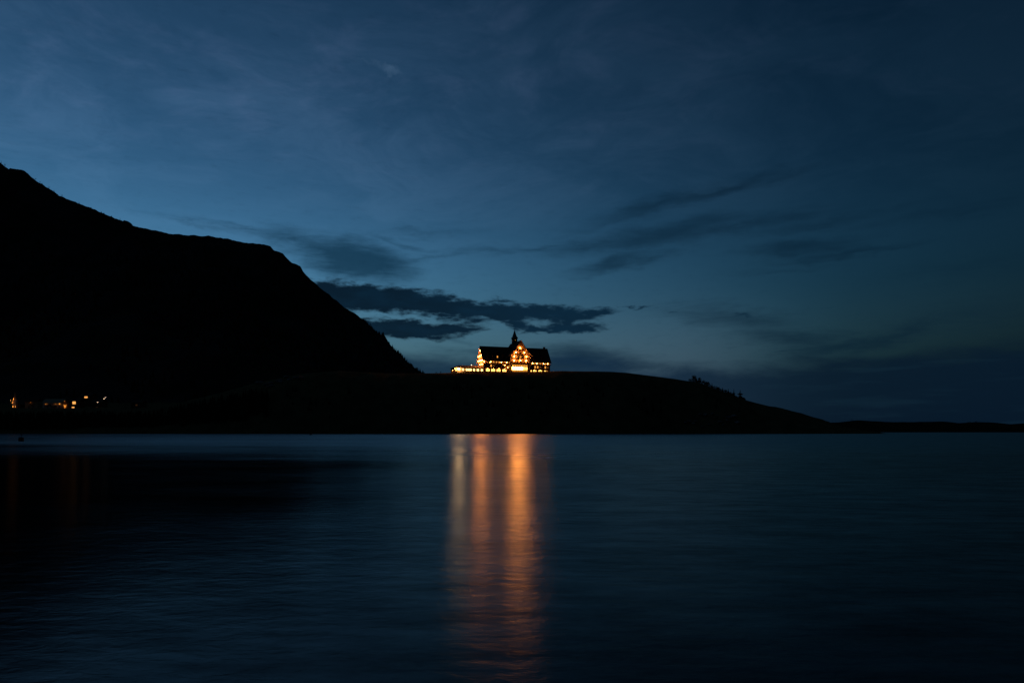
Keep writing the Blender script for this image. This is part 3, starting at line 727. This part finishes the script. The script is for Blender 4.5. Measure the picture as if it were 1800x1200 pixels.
# church with floodlit steeple
x, g = town(25.3); top = tz(687.5) - g
church = thing('church', 'small dark church whose slender pointed steeple glows orange at the far left', 'church', (x, TY_, g))
MB().prism([(-3.4, -2), (3.4, -2), (3.4, 3.6), (0, 6.4), (-3.4, 3.6)], 'y', 2.2, 15).build('nave_wall', M['timber'], church)
MB().prism(roof_poly([(-3.9, 3.3), (0, 6.6), (3.9, 3.3)], .2), 'y', 1.9, 15.3).build('nave_roof', M['roof'], church)
tb = top - 7.6
tw_ = MB().box(-1.35, 1.35, -.5, 2.2, -2, tb).build('steeple_tower', M['white'], church)
MB().box(-1.55, 1.55, -.7, 2.4, tb, tb + .3).build('cornice', M['trim'], tw_)
MB().box(-.45, .45, -.56, -.51, tb - 1.7, tb - .4).build('louvre', M['timber'], tw_)
MB().lathe([(1.5, tb + .3), (.95, tb + 1.7), (.5, tb + 4.6), (.05, top)], 8, (0, .85, 0)).build('spire', M['trim'], church)
d_ = MB().box(-.6, .6, -.58, -.51, 0, 2.2).build('door', M['bronze'], church)
for lx_, ly_, lz_, r in ((-1.8, -2.2, tb - .2, .10), (.7, -1.9, tb + .7, .11), (.1, -1.8, 1.4, .10), (1.9, -1.4, 1.1, .07), (-.3, -1.9, tb - 2.2, .08)):
    f_ = MB().lathe([(r * .9, -r * 1.5), (r * 1.1, -r * .9), (.03, -r * .8)], 8, (lx_, ly_, lz_)).build('floodlight', M['iron'], church)
    MB().lathe([(.02, -r), (r * .9, -r * .4), (r, .2 * r), (r * .4, r)], 8, (lx_, ly_, lz_)).build('bulb', M['bulb_town'], f_, smooth_=True)
    MB().tube((lx_, ly_, lz_ - r), (lx_ * .75, -.5, lz_ - r * 2), .04, n=5).build('bracket', M['iron'], f_)
# long low hall
x0_, g = town(92.5); ln = 35 * U
hall = thing('hall', 'long low hall with a pale gently lit roof and a glowing eave above dark bushes', 'hall', (x0_, TY_, g))
hz = tz(708) - g
MB().box(-ln / 2, ln / 2, 0, 8, -2, hz).build('wall', M['white'], hall)
MB().prism(roof_poly([(-.9, hz - .1), (4, tz(700.5) - g), (8.9, hz - .1)], .2), 'x', -ln / 2 - .5, ln / 2 + .5).build('roof', M['trim'], hall)
MB().box(-ln / 2 - .5, ln / 2 + .5, -1.0, -.92, hz - .35, hz).build('fascia', M['trim'], hall)
for i in range(5): MB().box(ln / 2 - 1.2 - i * 3.6, ln / 2 - .95 - i * 3.6, -.8, -.6, -2, hz - .3).build('porch_post', M['trim'], hall)
MB().box(ln / 2 - 3.6, ln / 2 - 2.5, -.05, -.01, -.2, 2.0).build('door', M['bronze'], hall)
for xx, z_, r in ((ln / 2 - 2.1, hz - .75, .08), (ln / 2 - 6.0, hz - .75, .06), (-ln / 2 + 3.2, hz - .8, .05)):
    f_ = MB().tube((xx, -.6, hz - .35), (xx, -.6, z_ + r), .03, n=5).build('lamp', M['iron'], hall)
    MB().lathe([(.02, -r), (r, 0), (.03, r)], 8, (xx, -.6, z_)).build('bulb', M['bulb_town'], f_, smooth_=True)
for i, (px, py, w_, lab) in enumerate(((84, 709.5, 3.6, 'dark bush hiding the left end of the long low hall'), (90.5, 710, 3.4, 'dark bush in front of the middle of the long low hall'), (96.5, 712.5, 3.0, 'dark bush sloping down below the glowing eave of the hall'))):
    x, g = town(px, 590); bushy('town_bush', lab, (x, 590, g), max(2.4, CAM_Z + (HORIZON - py) / FPX * 590 - g), w_ * .62, 300 + i, 'bushes in front of the hall', 'bush', 420)
# gabled entrance house
x, g = town(118.5)
ent = thing('porch_house', 'narrow gabled house front with lamps glowing around its doorway, right of the long hall', 'house', (x, TY_ - 3, g))
ez = tz(708) - g; et = tz(703.5) - g
MB().prism([(-1.75, -2), (1.75, -2), (1.75, ez), (0, et), (-1.75, ez)], 'y', 0, 7).build('wall', M['timber'], ent)
MB().prism(roof_poly([(-2.2, ez - .25), (0, et + .25), (2.2, ez - .25)], .2), 'y', -.9, 7.3).build('roof', M['roof'], ent)
dr = MB().box(-.55, .55, -.06, -.01, -.3, 2.0).build('door', M['bronze'], ent)
window(0, 0, 3.0, .9, .9, 'pane_town_low', ent)
for xx, z_, r in ((-1.5, tz(712) - g, .07), (1.4, tz(712) - g, .08), (.1, tz(713.8) - g, .09), (0, et - .6, .05), (.3, tz(716.5) - g, .08)):
    f_ = MB().tube((xx, -.01, z_ + r + .05), (xx, -.5, z_ + r), .03, n=5).build('lamp', M['iron'], ent)
    MB().lathe([(.02, -r), (r, 0), (.03, r)], 8, (xx, -.5, z_)).build('bulb', M['bulb_town'], f_, smooth_=True)
cab_x, g = town(52)
cabin = thing('cabin', 'dim brown cabin faintly warmed by one shaded lamp, between church steeple and long hall', 'cabin', (cab_x, TY_ + 2, g))
cz = tz(705) - g
MB().box(-5.5, 5.5, 0, 6, -2, cz).build('wall', M['trim'], cabin)
MB().prism(roof_poly([(-.8, cz - .2), (3, tz(699) - g), (6.8, cz - .2)], .2), 'x', -6, 6).build('roof', M['roof'], cabin)
MB().box(-2.6, -1.6, -.06, -.01, -.2, 2.0).build('door', M['bronze'], cabin)
window(2.2, 0, 1.1, 1.2, 1.2, 'glass', cabin)
f_ = MB().lathe([(.3, -.02), (.26, .12), (.03, .2)], 8, (-.4, -.5, cz - .6)).build('lamp', M['iron'], cabin)
MB().tube((-.4, -.5, cz - .45), (-.4, 0, cz - .4), .03, n=5).build('bracket', M['iron'], f_)
MB().lathe([(.02, -.06), (.09, -.02), (.09, .03), (.02, .06)], 8, (-.4, -.5, cz - .6)).build('bulb', M['bulb_town'], f_, smooth_=True)
for i, (px, py, w_, lab) in enumerate(((41, 708, 3.0, 'ragged dark bush left of the dim brown cabin'), (57, 708.5, 3.2, 'ragged dark bush covering the lower wall of the dim brown cabin'))):
    x, g2 = town(px, 592); bushy('town_bush', lab, (x, 592, g2), max(2.4, CAM_Z + (HORIZON - py) / FPX * 592 - g2), w_ * .6, 320 + i, 'bushes in front of the cabin', 'bush', 420)
def house(label, px, wpx, rows, ridge_py, eave_py, Y=TY_):
    x, g = town(px, Y); u = Y / FPX; t = thing('house', label, 'house', (x, Y, g), 0, 'dark houses of the lakeside town')
    hw = wpx * u / 2; e = tz(eave_py, Y) - g; tp = tz(ridge_py, Y) - g
    MB().box(-hw, hw, 0, 8, -2, e).build('wall', M['timber'], t)
    MB().prism(roof_poly([(-.7, e - .2), (4, tp), (8.7, e - .2)], .22), 'x', -hw - .5, hw + .5).build('roof', M['roof'], t)
    ch_ = MB().box(hw * .4, hw * .4 + .7, 3.4, 4.2, e, tp + .7).build('chimney', M['stone'], t)
    MB().box(-hw * .6 - .5, -hw * .6 + .5, -.06, -.01, 0, 2.05).build('door', M['bronze'], t)
    for wx, wy, ww, wh, pane in rows:
        window((wx - px) * u, 0, tz(wy, Y) - g, ww * u, wh * u, pane, t)
    return t
house('two-storey house with one bright square window above another', 130, 17, [(130.3, 710, 5.6, 4.6, 'pane_town'), (128.6, 718.3, 4.6, 3.6, 'pane_town'), (136, 711, 2.6, 3.2, 'glass')], 699.5, 704)
house('house set higher with one small wide bright window', 151, 20, [(149.7, 699.4, 2.5, 3.0, 'pane_town'), (152.7, 699.4, 2.5, 3.0, 'pane_town'), (157, 699.6, 2.2, 2.8, 'glass')], 690.5, 695, 640)
house('dark house with a single faint window, farthest right in the town', 240, 20, [(240, 713, 3.4, 2.6, 'pane_town_low'), (245, 713, 2.6, 2.6, 'glass')], 702, 707)
house('dark house behind the two pale street lamps', 171, 18, [(170.4, 716.5, 3.2, 1.6, 'pane_town_low'), (174, 711, 2.2, 2.4, 'glass')], 701, 706, 612)
for px, py, Y, r, lab in ((170.8, 707, 606, .16, 'pale street lamp low in front of the dark house'), (182, 700.8, 606, .2, 'brighter pale street lamp of the upper pair'), (184.8, 698.4, 616, .16, 'dimmer pale street lamp, highest and farthest right')):
    x, g = town(px, Y); z = tz(py, Y) - g
    t = thing('street_lamp', lab, 'street lamp', (x, Y, g), 0, 'street lamps of the town')
    MB().tube((0, 0, -1), (0, 0, z + .5), .07, .05, 6).build('pole', M['iron'], t)
    MB().tube((0, 0, z + .45), (.7, -.5, z + .3), .04, n=5).build('arm', M['iron'], t)
    MB().lathe([(.04, .28), (.3, .14), (.32, .06)], 8, (.7, -.5, z)).build('shade', M['iron'], t)
    MB().lathe([(.03, -r), (r, -.2 * r), (r * .8, .06)], 8, (.7, -.5, z)).build('bulb', M['pane_town_w'] if 'pane_town_w' in M else M['bulb_white'], t, smooth_=True)

# ------------------------------------------------------------------ buoys
bp = at(37.0, 775.3, 131.0)
by = thing('mooring_buoy', 'dark barrel buoy with a short mast, floating near the left edge of the photo', 'buoy', (bp.x, 131, 0), 0, 'buoys on the lake')
by.scale = (.84, .84, .84)
MB().lathe([(.3, -.45), (.5, -.38), (.53, -.2), (.53, .3)], 16).build('float', M['iron'], by, smooth_=False)
MB().lathe([(.545, .3), (.545, .62)], 16).build('red_band', M['red'], by)
MB().lathe([(.53, .62), (.5, .92), (.12, 1.0)], 16).build('drum_top', M['iron'], by)
MB().tube((.05, 0, .95), (.08, 0, 1.5), .05, .04, 8).build('mast', M['iron'], by)
MB().lathe([(.05, 1.4), (.13, 1.46), (.13, 1.58), (.04, 1.64)], 8, (.08, 0, 0)).build('topmark', M['iron'], by)
b2_ = thing('mooring_buoy', 'tiny dark buoy touching the far shoreline well left of the light streaks', 'buoy', ((546.5 - CX) / FPX * 330, 330, 0), 0, 'buoys on the lake')
MB().lathe([(.2, -.4), (.62, -.2), (.7, .1), (.5, .5), (.1, .66)], 14).build('float', M['iron'], b2_)
MB().tube((0, 0, .6), (0, 0, 1.0), .06, .05, 6).build('lifting_ring', M['iron'], b2_)
print('objects', len(bpy.data.objects), 'tris', sum(len(o.data.polygons) for o in bpy.data.objects if o.type == 'MESH'))
